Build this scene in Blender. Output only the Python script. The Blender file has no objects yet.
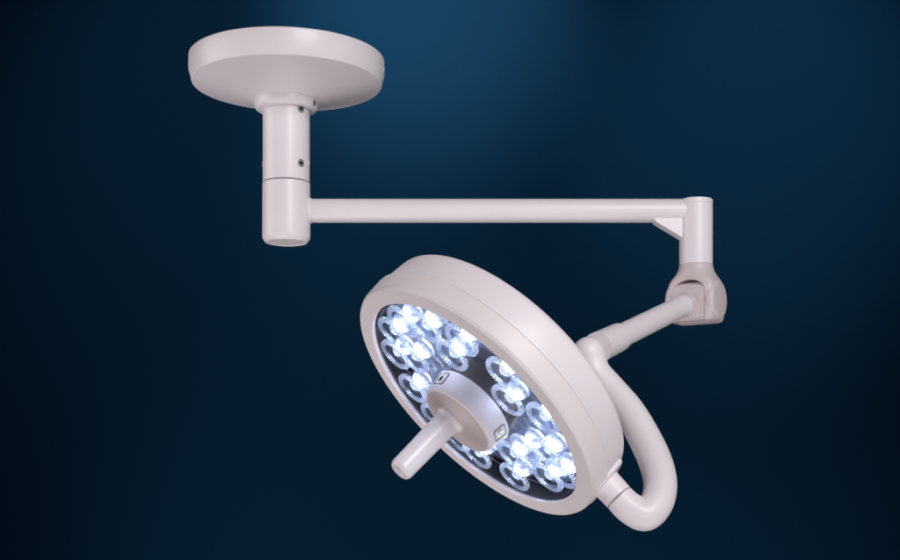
import bpy, bmesh, math, random
from mathutils import Vector, Matrix
from math import sin, cos, pi, radians

random.seed(4)
scene = bpy.context.scene
COL = scene.collection

# photograph geometry: level camera with a raised lens (pixels of the 900 px wide photo)
F, CU, HV = 1300.0, 450.0, 480.0
D0 = 2.70                                    # distance of the ceiling plate / extension arm


def W(u, v, y):
    return Vector(((u - CU) / F * y, y, (HV - v) / F * y))


# ------------------------------------------------------------------ materials
def new_mat(name):
    m = bpy.data.materials.new(name)
    m.use_nodes = True
    nt = m.node_tree
    nt.nodes.clear()
    out = nt.nodes.new('ShaderNodeOutputMaterial')
    return m, nt, out


def painted(name, col, rough=0.46, bump=0.06, scale=260, coat=0.18, var=0.035, metallic=0.0):
    m, nt, out = new_mat(name)
    N = nt.nodes
    L = nt.links
    b = N.new('ShaderNodeBsdfPrincipled')
    tc = N.new('ShaderNodeTexCoord')
    n1 = N.new('ShaderNodeTexNoise')
    n1.inputs['Scale'].default_value = 9
    n1.inputs['Detail'].default_value = 5
    ramp = N.new('ShaderNodeMix')
    ramp.data_type = 'RGBA'
    ramp.inputs[6].default_value = (*[c * (1 - var) for c in col], 1)
    ramp.inputs[7].default_value = (*[min(1, c * (1 + var)) for c in col], 1)
    L.new(tc.outputs['Object'], n1.inputs['Vector'])
    L.new(n1.outputs['Fac'], ramp.inputs[0])
    L.new(ramp.outputs[2], b.inputs['Base Color'])
    mr = N.new('ShaderNodeMapRange')
    mr.inputs['To Min'].default_value = rough - 0.06
    mr.inputs['To Max'].default_value = rough + 0.06
    L.new(n1.outputs['Fac'], mr.inputs['Value'])
    L.new(mr.outputs['Result'], b.inputs['Roughness'])
    b.inputs['Metallic'].default_value = metallic
    b.inputs['Coat Weight'].default_value = coat
    b.inputs['Coat Roughness'].default_value = 0.2
    n2 = N.new('ShaderNodeTexNoise')
    n2.inputs['Scale'].default_value = scale
    n2.inputs['Detail'].default_value = 2
    bp = N.new('ShaderNodeBump')
    bp.inputs['Strength'].default_value = bump
    bp.inputs['Distance'].default_value = 0.001
    L.new(tc.outputs['Object'], n2.inputs['Vector'])
    L.new(n2.outputs['Fac'], bp.inputs['Height'])
    L.new(bp.outputs['Normal'], b.inputs['Normal'])
    L.new(b.outputs['BSDF'], out.inputs['Surface'])
    return m


M_PAINT = painted('pinkish_white_enamel', (0.775, 0.715, 0.742))
M_PLASTIC = painted('warm_grey_plastic', (0.60, 0.515, 0.52), rough=0.42, coat=0.05)
M_BEZEL = painted('warm_white_bezel', (0.76, 0.685, 0.69), rough=0.45, coat=0.05)
M_HANDLE = painted('white_handle_plastic', (0.77, 0.71, 0.745), rough=0.33, coat=0.1)
M_HUB = painted('shaded_hub_plastic', (0.55, 0.465, 0.46), rough=0.46)  # hub face cover; its shade against the hub's side is put into the colour
M_SCREW = painted('dark_steel', (0.30, 0.275, 0.29), rough=0.45, metallic=0.3, coat=0)
M_GASKET = painted('black_gasket', (0.009, 0.008, 0.009), rough=0.6, coat=0)
next(n for n in M_GASKET.node_tree.nodes if n.type == 'BSDF_PRINCIPLED').inputs['Specular IOR Level'].default_value = 0.12
M_SEAM = painted('seam_shade_and_frame', (0.10, 0.085, 0.09), rough=0.7, coat=0)  # shade in the seams as a dark colour; also the keypads' dark frames
M_TRAY = painted('smoked_metal_tray', (0.46, 0.48, 0.58), rough=0.40, metallic=0.9, coat=0, scale=60)
_nt = M_TRAY.node_tree
_v = _nt.nodes.new('ShaderNodeTexVoronoi')
_v.inputs['Scale'].default_value = 42
_b = _nt.nodes.new('ShaderNodeBump')
_b.inputs['Strength'].default_value = 0.7
_b.inputs['Distance'].default_value = 0.006
_pb = next(n for n in _nt.nodes if n.type == 'BSDF_PRINCIPLED')
_tc = next(n for n in _nt.nodes if n.type == 'TEX_COORD')
_nt.links.new(_tc.outputs['Object'], _v.inputs['Vector'])
_nt.links.new(_v.outputs['Distance'], _b.inputs['Height'])
_nt.links.new(_b.outputs['Normal'], _pb.inputs['Normal'])
M_PAD = painted('grey_keypad', (0.50, 0.48, 0.50), rough=0.5, coat=0)


def emission(name, col, s):
    m, nt, out = new_mat(name)
    e = nt.nodes.new('ShaderNodeEmission')
    e.inputs['Color'].default_value = (*col, 1)
    e.inputs['Strength'].default_value = s
    nt.links.new(e.outputs[0], out.inputs['Surface'])
    return m




def led_optic():
    """Lit LED under its moulded optic: fierce at the die, fading to blue towards the optic's skirt."""
    m, nt, out = new_mat('lit_led')
    N = nt.nodes
    L = nt.links
    tc = N.new('ShaderNodeTexCoord')
    fl = N.new('ShaderNodeVectorMath')
    fl.operation = 'MULTIPLY'
    fl.inputs[1].default_value = (1, 1, 0)
    L.new(tc.outputs['Object'], fl.inputs[0])
    ln = N.new('ShaderNodeVectorMath')
    ln.operation = 'LENGTH'
    L.new(fl.outputs[0], ln.inputs[0])
    mr = N.new('ShaderNodeMapRange')
    mr.inputs['From Min'].default_value = 0.001
    mr.inputs['From Max'].default_value = 0.0185
    mr.inputs['To Min'].default_value = 1.0
    mr.inputs['To Max'].default_value = 0.0
    L.new(ln.outputs['Value'], mr.inputs['Value'])
    pw = N.new('ShaderNodeMath')
    pw.operation = 'POWER'
    pw.inputs[1].default_value = 2.1
    L.new(mr.outputs['Result'], pw.inputs[0])
    nz = N.new('ShaderNodeTexNoise')
    nz.inputs['Scale'].default_value = 230
    nz.inputs['Detail'].default_value = 3
    L.new(tc.outputs['Object'], nz.inputs['Vector'])
    nm = N.new('ShaderNodeMapRange')
    nm.inputs['From Min'].default_value = 0.3
    nm.inputs['From Max'].default_value = 0.7
    nm.inputs['To Min'].default_value = 0.45
    nm.inputs['To Max'].default_value = 1.6
    L.new(nz.outputs['Fac'], nm.inputs['Value'])
    ma = N.new('ShaderNodeMath')
    ma.operation = 'MULTIPLY_ADD'
    ma.inputs[1].default_value = LED_PEAK
    ma.inputs[2].default_value = 0.75
    L.new(pw.outputs[0], ma.inputs[0])
    mu = N.new('ShaderNodeMath')
    mu.operation = 'MULTIPLY'
    L.new(ma.outputs[0], mu.inputs[0])
    L.new(nm.outputs['Result'], mu.inputs[1])
    cm = N.new('ShaderNodeMix')
    cm.data_type = 'RGBA'
    cm.inputs[6].default_value = (0.60, 0.70, 1.0, 1)
    cm.inputs[7].default_value = (0.89, 0.945, 1.0, 1)
    sq = N.new('ShaderNodeMath')
    sq.operation = 'POWER'
    sq.inputs[1].default_value = 0.6
    L.new(mr.outputs['Result'], sq.inputs[0])
    L.new(sq.outputs[0], cm.inputs[0])
    e = N.new('ShaderNodeEmission')
    L.new(cm.outputs[2], e.inputs['Color'])
    L.new(mu.outputs[0], e.inputs['Strength'])
    L.new(e.outputs[0], out.inputs['Surface'])
    return m


LED_PEAK = 66.0
M_LED = led_optic()
M_GREEN = emission('green_indicator', (0.55, 1.0, 0.25), 1.6)


def facing(N, L, mul, add):
    """Schlick-like reflectance that is the same from both sides of a pane."""
    lw = N.new('ShaderNodeLayerWeight')
    lw.inputs['Blend'].default_value = 0.5
    pw = N.new('ShaderNodeMath')
    pw.operation = 'POWER'
    pw.inputs[1].default_value = 4.0
    L.new(lw.outputs['Facing'], pw.inputs[0])
    ad = N.new('ShaderNodeMath')
    ad.operation = 'MULTIPLY_ADD'
    ad.use_clamp = True
    ad.inputs[1].default_value = mul
    ad.inputs[2].default_value = add
    L.new(pw.outputs[0], ad.inputs[0])
    return lw, ad


def clear(name, tint, w_trans, w_transl, w_gloss, rough):
    """Clear plastic: light passes, scatters a little and glints."""
    m, nt, out = new_mat(name)
    N = nt.nodes
    L = nt.links
    tr = N.new('ShaderNodeBsdfTransparent')
    tr.inputs['Color'].default_value = (*tint, 1)
    tl = N.new('ShaderNodeBsdfTranslucent')
    tl.inputs['Color'].default_value = (*tint, 1)
    gl = N.new('ShaderNodeBsdfGlossy')
    gl.inputs['Roughness'].default_value = rough
    gl.inputs['Color'].default_value = (0.9, 0.93, 1, 1)
    m1 = N.new('ShaderNodeMixShader')
    m1.inputs[0].default_value = w_transl / (w_trans + w_transl)
    L.new(tr.outputs[0], m1.inputs[1])
    L.new(tl.outputs[0], m1.inputs[2])
    fr, ad = facing(N, L, 0.30, w_gloss)
    m2 = N.new('ShaderNodeMixShader')
    L.new(ad.outputs[0], m2.inputs[0])
    L.new(m1.outputs[0], m2.inputs[1])
    L.new(gl.outputs[0], m2.inputs[2])
    L.new(m2.outputs[0], out.inputs['Surface'])
    return m


M_LENS = clear('clear_lens_body', (0.90, 0.93, 1.0), 0.972, 0.028, 0.04, 0.10)
M_RIM = clear('frosted_lens_rim', (0.93, 0.955, 1.0), 0.60, 0.40, 0.08, 0.22)
M_EYE = clear('lens_centre', (0.55, 0.60, 0.78), 0.88, 0.12, 0.10, 0.12)


def cover_mat():
    m, nt, out = new_mat('clear_cover')
    N = nt.nodes
    L = nt.links
    tr = N.new('ShaderNodeBsdfTransparent')
    tr.inputs['Color'].default_value = (0.95, 0.97, 1, 1)
    gl = N.new('ShaderNodeBsdfGlossy')
    gl.inputs['Roughness'].default_value = 0.04
    fr, ad = facing(N, L, 0.5, 0.02)
    mx = N.new('ShaderNodeMixShader')
    L.new(ad.outputs[0], mx.inputs[0])
    L.new(tr.outputs[0], mx.inputs[1])
    L.new(gl.outputs[0], mx.inputs[2])
    L.new(mx.outputs[0], out.inputs['Surface'])
    return m


M_COVER = cover_mat()


# ------------------------------------------------------------------ mesh helpers
def obj(name, bm, mats, parent=None, sharp=38, smooth=True):
    me = bpy.data.meshes.new(name)
    bmesh.ops.recalc_face_normals(bm, faces=bm.faces)
    bm.to_mesh(me)
    bm.free()
    if not isinstance(mats, (list, tuple)):
        mats = [mats]
    for m in mats:
        me.materials.append(m)
    if smooth:
        for p in me.polygons:
            p.use_smooth = True
        me.set_sharp_from_angle(angle=radians(sharp))
    o = bpy.data.objects.new(name, me)
    COL.objects.link(o)
    if parent:
        o.parent = parent
    return o


def basis(n, hint=Vector((0, 0, 1))):
    n = n.normalized()
    e1 = hint.cross(n)
    if e1.length < 1e-6:
        e1 = Vector((1, 0, 0))
    e1.normalize()
    return e1, n.cross(e1).normalized(), n


def rounded(pts, k=5):
    """pts: (s, r) or (s, r, radius) -> polyline with rounded corners."""
    out = []
    for i, p in enumerate(pts):
        rad = p[2] if len(p) > 2 else 0
        if rad == 0 or i in (0, len(pts) - 1):
            out.append((p[0], p[1]))
            continue
        a = Vector(pts[i - 1][:2])
        b = Vector(p[:2])
        c = Vector(pts[i + 1][:2])
        d1 = (a - b)
        d2 = (c - b)
        t = min(rad, d1.length * .49, d2.length * .49)
        A = b + d1.normalized() * t
        B = b + d2.normalized() * t
        for j in range(k + 1):
            f = j / k
            q = A * (1 - f) ** 2 + b * 2 * f * (1 - f) + B * f * f
            out.append((q.x, q.y))
    return out


def lathe(bm, prof, org, axis, seg=128, closed=False, mat=0):
    e1, e2, n = basis(axis)
    rings = []
    for s, r in prof:
        c = org + n * s
        if r < 1e-7:
            rings.append([bm.verts.new(c)])
        else:
            rings.append([bm.verts.new(c + (e1 * cos(t) + e2 * sin(t)) * r)
                          for t in (2 * pi * k / seg for k in range(seg))])
    pairs = list(zip(rings, rings[1:]))
    if closed:
        pairs.append((rings[-1], rings[0]))
    for A, B in pairs:
        for k in range(seg):
            k2 = (k + 1) % seg
            if len(A) == 1 and len(B) == 1:
                continue
            if len(A) == 1:
                f = bm.faces.new((A[0], B[k], B[k2]))
            elif len(B) == 1:
                f = bm.faces.new((A[k], B[0], A[k2]))
            else:
                f = bm.faces.new((A[k], B[k], B[k2], A[k2]))
            f.material_index = mat
    return rings


def lathe_obj(name, prof, org, axis, mat, parent, seg=128, closed=False, sharp=38):
    bm = bmesh.new()
    lathe(bm, prof, org, axis, seg, closed)
    return obj(name, bm, mat, parent, sharp)


def catmull(pts, sub=10):
    res = []
    n = len(pts)
    for i in range(n - 1):
        p0 = pts[max(0, i - 1)]
        p1 = pts[i]
        p2 = pts[i + 1]
        p3 = pts[min(n - 1, i + 2)]
        for j in range(sub):
            t = j / sub
            res.append(0.5 * ((2 * p1) + (-p0 + p2) * t + (2 * p0 - 5 * p1 + 4 * p2 - p3) * t * t
                              + (-p0 + 3 * p1 - 3 * p2 + p3) * t ** 3))
    res.append(pts[-1].copy())
    return res


def sweep(bm, path, radii, seg=48, cap=True):
    rings = []
    t0 = (path[1] - path[0]).normalized()
    x = basis(t0)[0]
    for i, p in enumerate(path):
        t = (path[min(i + 1, len(path) - 1)] - path[max(i - 1, 0)]).normalized()
        x = (x - t * x.dot(t)).normalized()
        y = t.cross(x)
        rings.append([bm.verts.new(p + (x * cos(a) + y * sin(a)) * radii[i])
                      for a in (2 * pi * k / seg for k in range(seg))])
    for A, B in zip(rings, rings[1:]):
        for k in range(seg):
            bm.faces.new((A[k], A[(k + 1) % seg], B[(k + 1) % seg], B[k]))
    if cap:
        bm.faces.new(rings[0])
        bm.faces.new(rings[-1])


def prism(bm, outline, org, ex, ey, ez, z0, z1):
    """Extrude a 2D outline (x, y) along ez between z0 and z1."""
    A = [bm.verts.new(org + ex * p[0] + ey * p[1] + ez * z0) for p in outline]
    B = [bm.verts.new(org + ex * p[0] + ey * p[1] + ez * z1) for p in outline]
    n = len(A)
    for k in range(n):
        bm.faces.new((A[k], A[(k + 1) % n], B[(k + 1) % n], B[k]))
    fa = bm.faces.new(A)
    fb = bm.faces.new(B)
    return fa, fb


def bevel_rim(bm, w, angle=40, seg=3):
    es = [e for e in bm.edges if len(e.link_faces) == 2 and e.calc_face_angle(0) > radians(angle)]
    bmesh.ops.bevel(bm, geom=es, offset=w, segments=seg, profile=0.5, affect='EDGES', clamp_overlap=True)


def difference(o, cutter):
    md = o.modifiers.new('cut', 'BOOLEAN')
    md.operation = 'DIFFERENCE'
    md.solver = 'EXACT'
    md.object = cutter
    dg = bpy.context.evaluated_depsgraph_get()
    me = bpy.data.meshes.new_from_object(o.evaluated_get(dg))
    o.modifiers.clear()
    o.data = me
    bpy.data.objects.remove(cutter)
    bm = bmesh.new()
    bm.from_mesh(me)
    for f in bm.faces:
        f.smooth = True
    bm.to_mesh(me)
    bm.free()
    me.set_sharp_from_angle(angle=radians(32))


def superellipse(hp, ha, n, k=64):
    out = []
    for i in range(k):
        t = 2 * pi * i / k
        c, s = cos(t), sin(t)
        out.append((hp * math.copysign(abs(c) ** (2 / n), c), ha * math.copysign(abs(s) ** (2 / n), s)))
    return out


def loft(bm, secs, seg=64):
    """secs: list of lists of Vectors with equal counts."""
    R = [[bm.verts.new(p) for p in s] for s in secs]
    for A, B in zip(R, R[1:]):
        for k in range(len(A)):
            k2 = (k + 1) % len(A)
            bm.faces.new((A[k], A[k2], B[k2], B[k]))
    bm.faces.new(R[0])
    bm.faces.new(R[-1])


UP = Vector((0, 0, 1))
DOWN = Vector((0, 0, -1))

# ------------------------------------------------------------------ the lamp
PX = (286.3 - CU) / F * D0                       # the vertical pole's x
lamp = bpy.data.objects.new('surgical_lamp', None)
COL.objects.link(lamp)
lamp['label'] = 'pinkish white surgical lamp with lit LED head hanging from a round ceiling plate'
lamp['category'] = 'surgical lamp'

# everything below is modelled in world coordinates; the root stays at the origin of those
P = Vector((PX, D0, 0))


def vz(v, y=D0):
    return (HV - v) / F * y


# ceiling plate: drum, shallow cone, collar
prof = [(0.873, 0.0), (0.873, 0.2015, 0.004), (0.845, 0.2018), (0.826, 0.1968), (0.8205, 0.1958, 0.002),
        (0.803, 0.135), (0.786, 0.068, 0.006), (0.786, 0.06), (0.800, 0.0)]
plate = lathe_obj('ceiling_plate', rounded(prof, 6), P + Vector((0.002, 0, 0)), UP, M_PAINT, lamp, 192)
collar = lathe_obj('collar', rounded([(0.792, 0.05), (0.792, 0.066), (0.787, 0.0665, .003), (0.772, 0.0655, 0.004),
                                      (0.7665, 0.060, .003), (0.7665, 0.046)]), P, UP, M_PAINT, plate, 96)


def screw(parent, centre, nrm, r, name='screw', mat=M_SCREW):
    bm = bmesh.new()
    lathe(bm, rounded([(-0.004, r * 1.0), (0.0006, r, r * .1), (0.0009, r * .8), (0.0011, 0)], 3),
          centre, nrm, 24)
    if mat is M_SCREW:                             # hexagon socket as a raised black cap, the hole's shade put into its colour
        x_, y_, z_ = basis(nrm)
        for a, b in ((0.00115, 0.0016),):
            f_ = [bm.verts.new(centre + z_ * a + (x_ * cos(t) + y_ * sin(t)) * r * .5) for t in (pi / 3 * k for k in range(6))]
            g_ = [bm.verts.new(v.co - z_ * .001) for v in f_]
            for k in range(6):
                bm.faces.new((f_[k], f_[(k + 1) % 6], g_[(k + 1) % 6], g_[k])).material_index = 1
            bm.faces.new(f_).material_index = 1
    return obj(name, bm, [mat, M_GASKET], parent)


for du in (-1, 1):                                # small cover screws on the drum's sides
    a = Vector((du, -0.05, 0)).normalized()
    screw(plate, P + a * 0.2017 + Vector((0.002, 0, vz(71.5))), a, 0.0042, 'cover_screw', M_PAINT)


def on_pole(u, v, r):
    """Point and normal of a vertical cylinder round the pole axis under a photo pixel."""
    dx = max(-r * .99, min(r * .99, (u - CU) / F * D0 - PX))
    for _ in range(5):
        y = D0 - math.sqrt(max(0, r * r - dx * dx))
        dx = max(-r * .99, min(r * .99, (u - CU) / F * y - PX))
    n = Vector((dx, -math.sqrt(r * r - dx * dx), 0)).normalized()
    return Vector((PX + n.x * r, D0 + n.y * r, (HV - v) / F * (D0 + n.y * r))), n


c, n = on_pole(314.3, 103, 0.0655)
screw(collar, c, n, 0.0060)

# fixed upper tube
RP = 0.0492
ZJ = 0.6165
tube = lathe_obj('ceiling_tube', rounded([(0.785, 0.0), (0.785, RP - .0008), (ZJ + .001, RP - .0008, 0.0012),
                                          (ZJ + .001, RP - .006)]), P, UP, M_PAINT, lamp, 96)
for v in (108.7, 163):
    c, n = on_pole(301, v, RP - .0008)
    screw(tube, c, n, 0.0084)
for v, u in ((164, 262.5), (163, 310.5)):          # half hidden screws on the flanks
    c, n = on_pole(u, v, RP - .0008)
    screw(tube, c, n, 0.005, 'screw', M_PAINT)

# swivelling lower sleeve
sleeve = lathe_obj('swivel_sleeve', rounded([(ZJ - .003, 0.0), (ZJ - .003, RP - .006), (ZJ - .0012, RP - .004), (ZJ - .0012, RP, .0012), (0.512, RP + .0004),
                                             (0.502, RP + .0004, .004), (0.4925, RP - .006, .002), (0.4925, RP - .010),
                                             (0.4935, RP - .011), (0.4935, 0)], 6), P, UP, M_PAINT, lamp, 96)
lathe_obj('joint_shade_ring', [(ZJ - .004, RP - .004), (ZJ + .002, RP - .004)], P, UP, M_SEAM, sleeve, 96)  # dark ring that paints the shade inside the open joint

# horizontal extension arm
JX = (696 - CU) / F * D0
ZA = vz(210.8)
RA = 0.0243
AX = Vector((1, 0, 0))
arm = lathe_obj('extension_arm', rounded([(0, 0), (0, RA), (JX - PX, RA), (JX - PX, 0)]),
                Vector((PX, D0, ZA)), AX, M_PAINT, lamp, 96)
lathe_obj('weld_bead', rounded([(0.04, RA), (0.0445, RA + .0032), (0.0495, RA + .0030, .002), (0.0535, RA + .0002), (0.0535, RA - .001)]),
          Vector((PX, D0, ZA)), AX, M_PAINT, arm, 96)
bm = bmesh.new()
x0 = (653 - CU) / F * D0
x1 = JX - 0.031
prism(bm, [(x0, ZA - RA + .006), (x0 + .003, ZA - RA - .001), (x1, vz(239)), (x1, ZA - RA + .006)],
      Vector((0, D0, 0)), AX, UP, Vector((0, 1, 0)), -0.017, 0.017)
bevel_rim(bm, 0.0012)
obj('gusset', bm, M_PAINT, arm)

# vertical spindle at the arm's end
RJ = 0.0343
J = Vector((JX, D0, 0))
spindle = lathe_obj('spindle', rounded([(0.580, 0), (0.5745, RJ - .001), (0.571, RJ - .0006), (0.569, RJ, .001), (vz(265) + .0004, RJ),
                                        (vz(265) + .0004, 0)]), J, UP, M_PAINT, lamp, 96)
lathe_obj('end_cap', rounded([(0.5722, RJ - .003), (0.5722, RJ + .0003), (0.5815, RJ + .0003, .003), (0.5835, RJ * .6), (0.584, 0)]), J, UP, M_PAINT,
          spindle, 96)

# lower arm from knuckle to elbow
E0 = W(600, 346.5, 2.35)
K0 = W(687, 303.5, 2.675)
ADIR = (E0 - K0).normalized()
fa = Vector((ADIR.x, ADIR.y, 0)).normalized()      # front of the knuckle
pa = Vector((-fa.y, fa.x, 0))                      # pivot axis, to the right and towards the camera
if pa.x < 0:
    pa = -pa

secs = []
for z, hp, ha, nn in ((0.4478, .0337, .0337, 2), (0.4458, .0347, .0347, 2), (0.438, .0358, .0355, 2.1), (0.430, .0380, .0362, 2.4),
                      (0.422, .0420, .037, 3), (0.414, .0465, .038, 4.2), (0.406, .0492, .0385, 6), (0.396, .0502, .0388, 8), (0.376, .0506, .039, 9),
                      (0.352, .0504, .039, 9), (0.340, .0498, .0386, 9), (0.333, .0486, .0378, 8), (0.3285, .0466, .036, 7), (0.3262, .043, .033, 6)):
    secs.append([J + pa * a + fa * b + UP * z for a, b in superellipse(hp, ha, nn)])
bm = bmesh.new()
loft(bm, secs)
knuckle = obj('knuckle', bm, M_PLASTIC, lamp, 30)
bm = bmesh.new()
hw = 0.0347
outl = [(hw, 0.29), (hw, 0.391)] + [(hw * cos(t), 0.391 + 0.0205 * sin(t)) for t in [pi * k / 24 for k in range(1, 24)]] + [(-hw, 0.391), (-hw, 0.29)]
prism(bm, outl, J, pa, UP, fa, 0.004, 0.09)
cut = obj('cutter', bm, M_PLASTIC)
difference(knuckle, cut)
bm = bmesh.new()
hb = 0.0338
outl = [(-.02, 0.328), (0.034, 0.328), (0.0400, 0.333), (0.0412, 0.345), (0.0412, 0.378)]
for k in range(1, 13):
    t = radians(90 * k / 12)
    outl.append((0.0412 - 0.026 * (1 - cos(t)), 0.378 + 0.0315 * sin(t)))
outl.append((-.02, 0.4095))
prism(bm, outl, J, fa, UP, pa, -hb, hb)
bevel_rim(bm, 0.0018, 50)
pivot = obj('pivot_block', bm, M_PLASTIC, knuckle, 30)

for sg in (-1, 1):                                   # round side caps of the drum joint
    lathe_obj('side_cap', rounded([(0.040, 0.0), (0.040, 0.0415), (0.0490, 0.0415, .003), (0.0535, 0.0370, .004), (0.0550, 0.020), (0.0552, 0)], 6),
              J + UP * 0.3705, pa * sg, M_PLASTIC, knuckle, 80)
LA = (E0 - K0).length
lower = lathe_obj('lower_arm', rounded([(0.0, 0), (0.0, 0.0221), (LA, 0.0221), (LA, 0)]), K0, ADIR, M_PAINT, lamp, 96)
lathe_obj('arm_socket', rounded([(-0.02, 0.0), (-0.02, 0.0236), (0.026, 0.0236, .0010), (0.0268, 0.0223), (0.0315, 0.02)]), K0, ADIR, M_PLASTIC, lower, 96)
ls = LA * 0.80
lathe_obj('arm_sleeve', rounded([(ls, 0.0215), (ls + .0008, 0.0262, .0008), (ls + .014, 0.0268), (LA - 0.006, 0.0278), (LA + .010, 0.0283), (LA + .010, 0.01)]), K0, ADIR, M_PAINT, lower, 96)

# elbow
EL = W(588.5, 353, 2.325)
bm = bmesh.new()
bmesh.ops.create_uvsphere(bm, u_segments=64, v_segments=32, radius=0.0290, matrix=Matrix.Translation(EL))
elbow = obj('elbow', bm, M_PAINT, lamp)

# curved yoke that carries the lamp head
Y = [(590, 353, 2.325, .0285), (594.5, 371, 2.322, .0276), (610, 388.5, 2.308, .0266), (629, 411, 2.283, .0272), (644, 437, 2.252, .0285),
     (655.5, 462, 2.218, .0287), (660.3, 484, 2.188, .0283), (656.5, 503, 2.165, .0280), (645, 514.5, 2.152, .0276), (630, 508, 2.154, .0266),
     (619, 497.5, 2.158, .0250)]
pts = catmull([W(a, b, c_) for a, b, c_, _ in Y], 12)
rad = [v.x for v in catmull([Vector((q[3], 0, 0)) for q in Y], 12)]
bm = bmesh.new()
sweep(bm, pts, rad, 56)
yoke = obj('curved_yoke', bm, M_PAINT, lamp, 50)

# ------------------------------------------------------------------ the lamp head
HN = Vector((-0.65064, -0.32809, -0.68485)).normalized()
HC = W(473.0, 405.3, 2.2)
e1, e2, hn = basis(HN)


def H(a, b, s):
    return HC + e1 * a + e2 * b + hn * s


RG = 0.2238
head = lathe_obj('lamp_head', rounded([(-0.030, 0.215), (-0.0354, 0.2400), (-0.0361, 0.2552, .0005), (-0.060, 0.2540), (-0.0895, 0.2518, .009), (-0.102, 0.230, .02), (-0.114, 0.13),
                                       (-0.116, 0.0)], 7), HC, hn, M_PAINT, lamp, 224)
bezel = lathe_obj('bezel', rounded([(-0.034, RG - .0005), (0.0045, RG, .001), (0.0062, RG + .003, .001), (0.0045, 0.2535, .0016), (-0.001, 0.2568, .0016),
                                    (-0.0336, 0.2590, .0006), (-0.0342, 0.2575, .0003), (-0.0342, 0.230)], 5), HC, hn, M_BEZEL, head, 224, closed=True, sharp=30)
lathe_obj('gasket', [(-0.042, RG - .0012), (-0.002, RG - .0012), (-0.002, RG - .003), (-0.030, RG - .004), (-0.0370, RG - .006), (-0.0372, .2150), (-0.042, .2150)], HC, hn, M_GASKET, head, 192, closed=True)
tray = lathe_obj('reflector_tray', [(-0.044, RG + .002), (-0.0435, .219), (-0.0385, 0.215), (-0.0385, 0.06), (-0.0385, 0)], HC, hn, M_TRAY, head, 160)
lathe_obj('cover_glass', rounded([(-0.0010, 0.0740), (-0.0010, RG - .0005), (0.0012, RG - .0005), (0.0012, 0.074)]), HC, hn, M_COVER, head, 160, closed=True)

# lens modules: lit LED at the bottom, clear cone, ribbed rim, small bulged centre
LENS = [(-.078, .172), (-.014, .186), (.044, .166), (-.137, .132), (-.078, .112), (.057, .104), (-.187, .055), (.124, .128), (.118, .001),
        (.166, .054), (.179, -.042), (.052, -.104), (.110, -.113), (.048, -.170), (-.066, -.172), (-.143, -.119), (.104, -.165),
        (-.010, -.118), (-.196, -.02), (-.176, -.078), (-.112, -.055), (-.118, .02)]


def lens_mesh():
    bm = bmesh.new()
    O = Vector((0, 0, 0))
    Z = Vector((0, 0, 1))
    R1, R2, ZT = 0.0312, 0.0222, -0.0095
    # ribbed rim
    T = 34
    rings = []
    seg = T * 4
    for r, dz in ((R1, -.004), (R1, 0), (R1 - .002, .0020), ((R1 + R2) / 2, .0030), (R2 + .002, .0016), (R2, 0), (R2, -.003)):
        ring = []
        for k in range(seg):
            t = 2 * pi * k / seg
            rib = 1 if (k % 4) in (0, 1) else 0
            ring.append(bm.verts.new((r * cos(t), r * sin(t), ZT + dz - (0 if rib else (.0045 if 0 < dz else 0)))))
        rings.append(ring)
    for A, B in zip(rings, rings[1:]):
        for k in range(seg):
            f = bm.faces.new((A[k], A[(k + 1) % seg], B[(k + 1) % seg], B[k]))
            f.material_index = 1 if (k % 4) in (0, 1, 3) else 0
    # clear cone below
    lathe(bm, [(ZT - .004, R1 - .0004), (-.018, .0290), (-.027, .0245), (-.034, .0205), (-.0380, .0190)], O, Z, 40, mat=0)
    # centre lens set into the rim
    lathe(bm, [(ZT - .003, R2 - .0003), (-.0150, .0150), (-.0165, .0100)], O, Z, 40, mat=0)
    lathe(bm, [(-.0165, .0102), (-.0140, .0085), (-.0120, .005), (-.0114, 0)], O, Z, 32, mat=3)
    # LED dome
    lathe(bm, [(-.0380, .0180), (-.0345, .0178), (-.0300, .0160), (-.0255, .0125), (-.0225, .0080), (-.0210, .0035), (-.0206, 0)], O, Z, 32, mat=2)
    me_o = obj('lens', bm, [M_LENS, M_RIM, M_LED, M_EYE], head, 25)
    return me_o


proto = lens_mesh()
for i, (a, b) in enumerate(LENS):
    a, b = a - .012, b - .004
    q_ = min(1, 0.1890 / math.hypot(a, b))
    a, b = a * q_, b * q_
    if i == 0:
        o = proto
    else:
        o = proto.copy()
        COL.objects.link(o)
        o.parent = head
    ang = random.uniform(0, 2 * pi)
    X = e1 * cos(ang) + e2 * sin(ang)
    Yv = hn.cross(X)
    m = Matrix((X, Yv, hn)).transposed().to_4x4() @ Matrix.Scale(1.07, 4)
    m.translation = H(a, b, 0.0045)
    o.matrix_local = m

# boss where the yoke enters the side of the head
phi = radians(-60)
dd = (e1 * cos(phi) + e2 * sin(phi)).normalized()
tt = hn.cross(dd).normalized()
BC = HC - hn * 0.043
secs = []
for r, ht, hs, nn in ((0.234, .045, .040, 5), (0.2530, .043, .0385, 5), (0.2555, .0415, .037, 5), (0.2568, .039, .0345, 4.5), (0.2573, .035, .031, 4)):
    secs.append([BC + dd * r + tt * a + hn * b for a, b in superellipse(ht, hs, nn)])
bm = bmesh.new()
loft(bm, secs)
boss = obj('yoke_boss', bm, M_PAINT, head, 35)
YE = pts[-1]
YD = (BC + dd * 0.255 - YE)
Ld = YD.length
lathe_obj('boss_collar', rounded([(-0.0025, 0.022), (-0.0025, 0.0252, .0006), (Ld * .5, 0.0258), (Ld + .004, 0.0265), (Ld + .004, 0)]), YE, YD, M_PAINT, boss, 72)
lathe_obj('collar_seam_ring', [(-.0022, 0.020), (-.0022, 0.02555), (-.0010, 0.02555), (-.0010, 0.020)], YE, YD, M_SEAM, boss, 72)  # raised dark ring; the seam's shade drawn as a painted line

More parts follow.
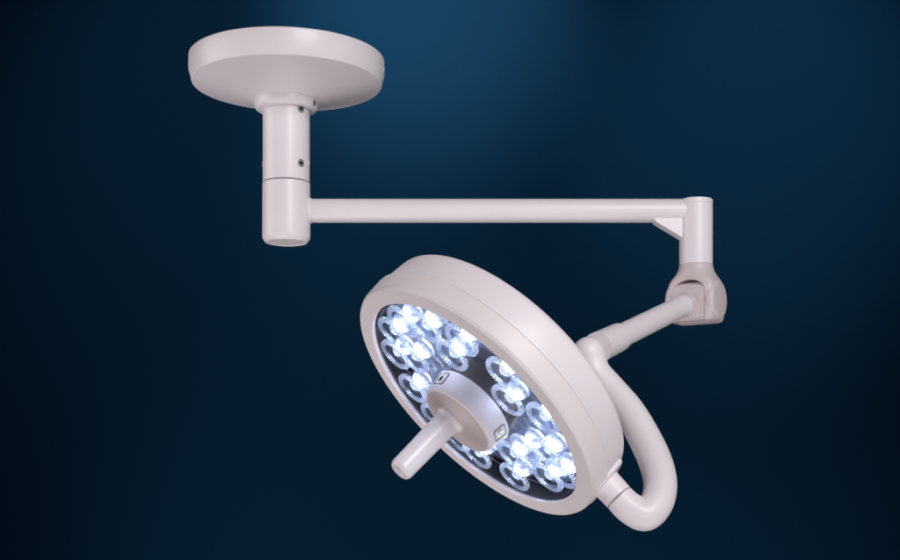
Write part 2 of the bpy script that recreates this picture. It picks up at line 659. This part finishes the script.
# ------------------------------------------------------------------ control hub and handle
hub = lathe_obj('control_hub', rounded([(0.000, 0.0), (0.000, 0.0782), (0.004, 0.0775, .002), (0.0345, 0.0730), (0.036, 0.0726, .0006), (0.0368, 0.0716, .0006), (0.0405, 0.0712, .003), (0.0412, 0.0670), (0.0400, 0.0665), (0.0400, 0.0)], 5), HC, hn, M_PAINT, lamp, 128)
lathe_obj('hub_face', rounded([(0.0395, 0.0668), (0.0416, 0.0668, .0008),
                               (0.0425, 0.060), (0.0460, 0.035), (0.0475, 0.0)], 5), HC, hn, M_HUB, hub, 128)
lathe_obj('hub_base', [(-0.0385, 0.066), (0.0005, 0.0735), (0.0005, 0.0)], HC, hn, M_GASKET, hub, 96)
HR = 0.0218
lathe_obj('handle', rounded([(0.040, 0.0), (0.040, 0.029), (0.0465, 0.028, .002), (0.0510, 0.0238, .004), (0.057, HR + .0010, .003), (0.110, HR - .0002), (0.166, HR - .0008, .004), (0.1715, HR - .0045, .002), (0.1715, 0.0142), (0.1700, 0.0136), (0.1700, 0.0126), (0.1735, 0.0116, .002), (0.1738, 0)], 5), HC - e1 * .006 + e2 * .010 + hn * .004, hn, M_HANDLE, hub, 96)


def hub_r(s):
    return 0.0775 + (0.0730 - 0.0775) * (s - 0.004) / (0.0345 - 0.004)


def hub_patch(bm, th0, s0, hw_, hh, rc, lift, mat=0, k=6, hole=None):
    """Rounded rectangle lying on the hub's side, optionally a frame of width hole."""
    def outline(w, h, r):
        o = []
        for cx, cy, a0 in ((w - r, h - r, 0), (-w + r, h - r, pi / 2), (-w + r, -h + r, pi), (w - r, -h + r, 3 * pi / 2)):
            for j in range(k + 1):
                a = a0 + pi / 2 * j / k
                o.append((cx + r * cos(a), cy + r * sin(a)))
        return o

    def at(p, lf):
        s = s0 + p[1]
        r = hub_r(s) + lf
        t = th0 + p[0] / 0.0755
        return bm.verts.new(HC + hn * s + (e1 * cos(t) + e2 * sin(t)) * r)
    A = [at(p, lift) for p in outline(hw_, hh, rc)]
    S = [at(p, -.002) for p in outline(hw_, hh, rc)]
    n_ = len(A)
    for i in range(n_):
        f = bm.faces.new((A[i], A[(i + 1) % n_], S[(i + 1) % n_], S[i]))
        f.material_index = mat
    if hole:
        B = [at(p, lift) for p in outline(hw_ - hole, hh - hole, max(.0005, rc - hole))]
        for i in range(n_):
            f = bm.faces.new((A[i], A[(i + 1) % n_], B[(i + 1) % n_], B[i]))
            f.material_index = mat
    else:
        f = bm.faces.new(A)
        f.material_index = mat


def keypad(th, marks):
    bm = bmesh.new()
    hub_patch(bm, th, 0.0175, 0.0155, 0.0118, 0.004, 0.0009, 1, hole=0.0014)
    hub_patch(bm, th, 0.0175, 0.0138, 0.0101, 0.003, 0.0004, 0)
    for dx, dy, w, h, mt in marks:
        hub_patch(bm, th + dx / 0.0755, 0.0175 + dy, w, h, min(w, h) * .9, 0.0012, mt)
    return obj('keypad', bm, [M_PAD, M_SEAM, M_GREEN, M_GASKET], hub, 40)


keypad(radians(-42), [(-.004, .0035, .0016, .0014, 2), (.001, -.003, .0014, .0014, 2), (.0075, 0.0, .0022, .0045, 0)])
keypad(radians(84), [(0, 0, .0028, .0050, 3)])

# put the lamp's origin at its mount, the top of the ceiling plate
base = Vector((PX + 0.002, D0, 0.873))
for ch in lamp.children:
    ch.location = ch.location - base
lamp.location = base

# ------------------------------------------------------------------ backdrop
bm = bmesh.new()
YB = 16.0
g = 12
V = [[bm.verts.new((-17 + 34 * i / g, YB, -12 + 28 * j / g)) for i in range(g + 1)] for j in range(g + 1)]
for j in range(g):
    for i in range(g):
        bm.faces.new((V[j][i], V[j][i + 1], V[j + 1][i + 1], V[j + 1][i]))
M_BACK = painted('blue_studio_paper', (0.0010, 0.083, 0.206), rough=0.95, bump=0.0, coat=0, var=0.02)
back = obj('backdrop', bm, M_BACK)
back['kind'] = 'structure'
back['label'] = 'dark blue studio backdrop with soft pools of light behind the lamp'


# ------------------------------------------------------------------ lights
def aim(o, target):
    d = Vector(target) - o.location
    o.rotation_euler = d.to_track_quat('-Z', 'Y').to_euler()


def area(name, loc, target, sx, sy, power, col, spread=120):
    l = bpy.data.lights.new(name, 'AREA')
    l.shape = 'RECTANGLE'
    l.size, l.size_y = sx, sy
    l.energy = power
    l.color = col
    l.spread = radians(spread)
    o = bpy.data.objects.new(name, l)
    COL.objects.link(o)
    o.location = loc
    aim(o, target)
    return o


def spot(name, loc, target, power, ang, col=(1, 1, 1), blend=1.0):
    l = bpy.data.lights.new(name, 'SPOT')
    l.energy = power
    l.spot_size = radians(ang)
    l.spot_blend = blend
    l.shadow_soft_size = 0.2
    l.color = col
    o = bpy.data.objects.new(name, l)
    COL.objects.link(o)
    o.location = loc
    aim(o, target)
    return o


area('key_softbox', (1.4, -0.6, 1.9), (0.1, 2.4, 0.35), 1.6, 1.6, 19.0, (1.0, 0.98, 1.0), 75)
area('front_strip', (0.85, -1.2, -0.6), (0.3, 2.7, 0.55), 1.7, 0.07, 3.4, (1.0, 0.98, 1.0), 75)
area('side_softbox', (-2.6, 2.3, 0.6), (0.0, 2.5, 0.45), 1.6, 2.0, 8.6, (1.0, 0.95, 0.955), 90)
area('side_softbox', (2.8, 1.0, 1.2), (0.1, 2.5, 0.3), 2.0, 2.0, 2.2, (0.96, 0.97, 1.0), 80)
area('low_softbox', (-0.7, 1.5, -2.2), (0.0, 2.6, 0.5), 3.0, 2.2, 6.4, (1.0, 0.95, 0.965), 80)
area('low_softbox', (-1.0, 2.2, -1.8), (-0.3, 2.7, 0.7), 1.6, 1.2, 3.0, (1.0, 0.95, 0.97), 80)
area('low_softbox', (0.9, 2.2, -1.9), (0.0, 2.6, 0.5), 1.6, 1.6, 2.6, (1.0, 0.96, 0.98), 80)


def on_wall(u, v):
    return W(u, v, YB)


def glow(name, u, v, power, ang, h=2.3, back_=2.4, side=0.0, below=False):  # unseen spot, added to make a soft pool of light on the backdrop
    t = on_wall(u, v)
    spot(name, t + Vector((side, -back_, -h if below else h)), t, power, ang)


glow('added_wall_spot', 430, -20, 1750, 28, 5.0, 8.5)
glow('added_wall_spot', 440, 140, 430, 32, 6.5, 8.5)
glow('added_wall_spot', 765, 115, 820, 35, 5.0, 8.5)
glow('added_wall_spot', 235, 140, 420, 46, 5.0, 8.5)
glow('added_wall_spot', 600, 60, 90, 60, 5.0, 8.5)
glow('added_wall_spot', 270, 640, 290, 40, 4.4, 8.0, below=True)
glow('added_wall_spot', 460, 560, 70, 60, 4.4, 8.0, below=True)
glow('added_wall_spot', 690, 570, 300, 48, 4.4, 8.0, below=True)

w = bpy.data.worlds.new('World')
scene.world = w
w.use_nodes = True
bg = w.node_tree.nodes.get('Background')
bg.inputs[0].default_value = (0.75, 0.85, 1.0, 1)
bg.inputs[1].default_value = 0.02

# ------------------------------------------------------------------ camera and render settings
cam = bpy.data.cameras.new('camera')
cam.sensor_width = 36
cam.lens = 36 * F / 900.0
cam.shift_y = (HV - 280) / 900.0
cam.clip_end = 100
co = bpy.data.objects.new('camera', cam)
COL.objects.link(co)
co.rotation_euler = (pi / 2, 0, 0)
scene.camera = co

scene.view_settings.view_transform = 'Standard'
scene.view_settings.look = 'None'
scene.view_settings.exposure = 0
scene.view_settings.gamma = 1
scene.render.engine = 'CYCLES'
scene.cycles.use_denoising = True
scene.cycles.max_bounces = 14
scene.cycles.transparent_max_bounces = 32
scene.cycles.sample_clamp_indirect = 6
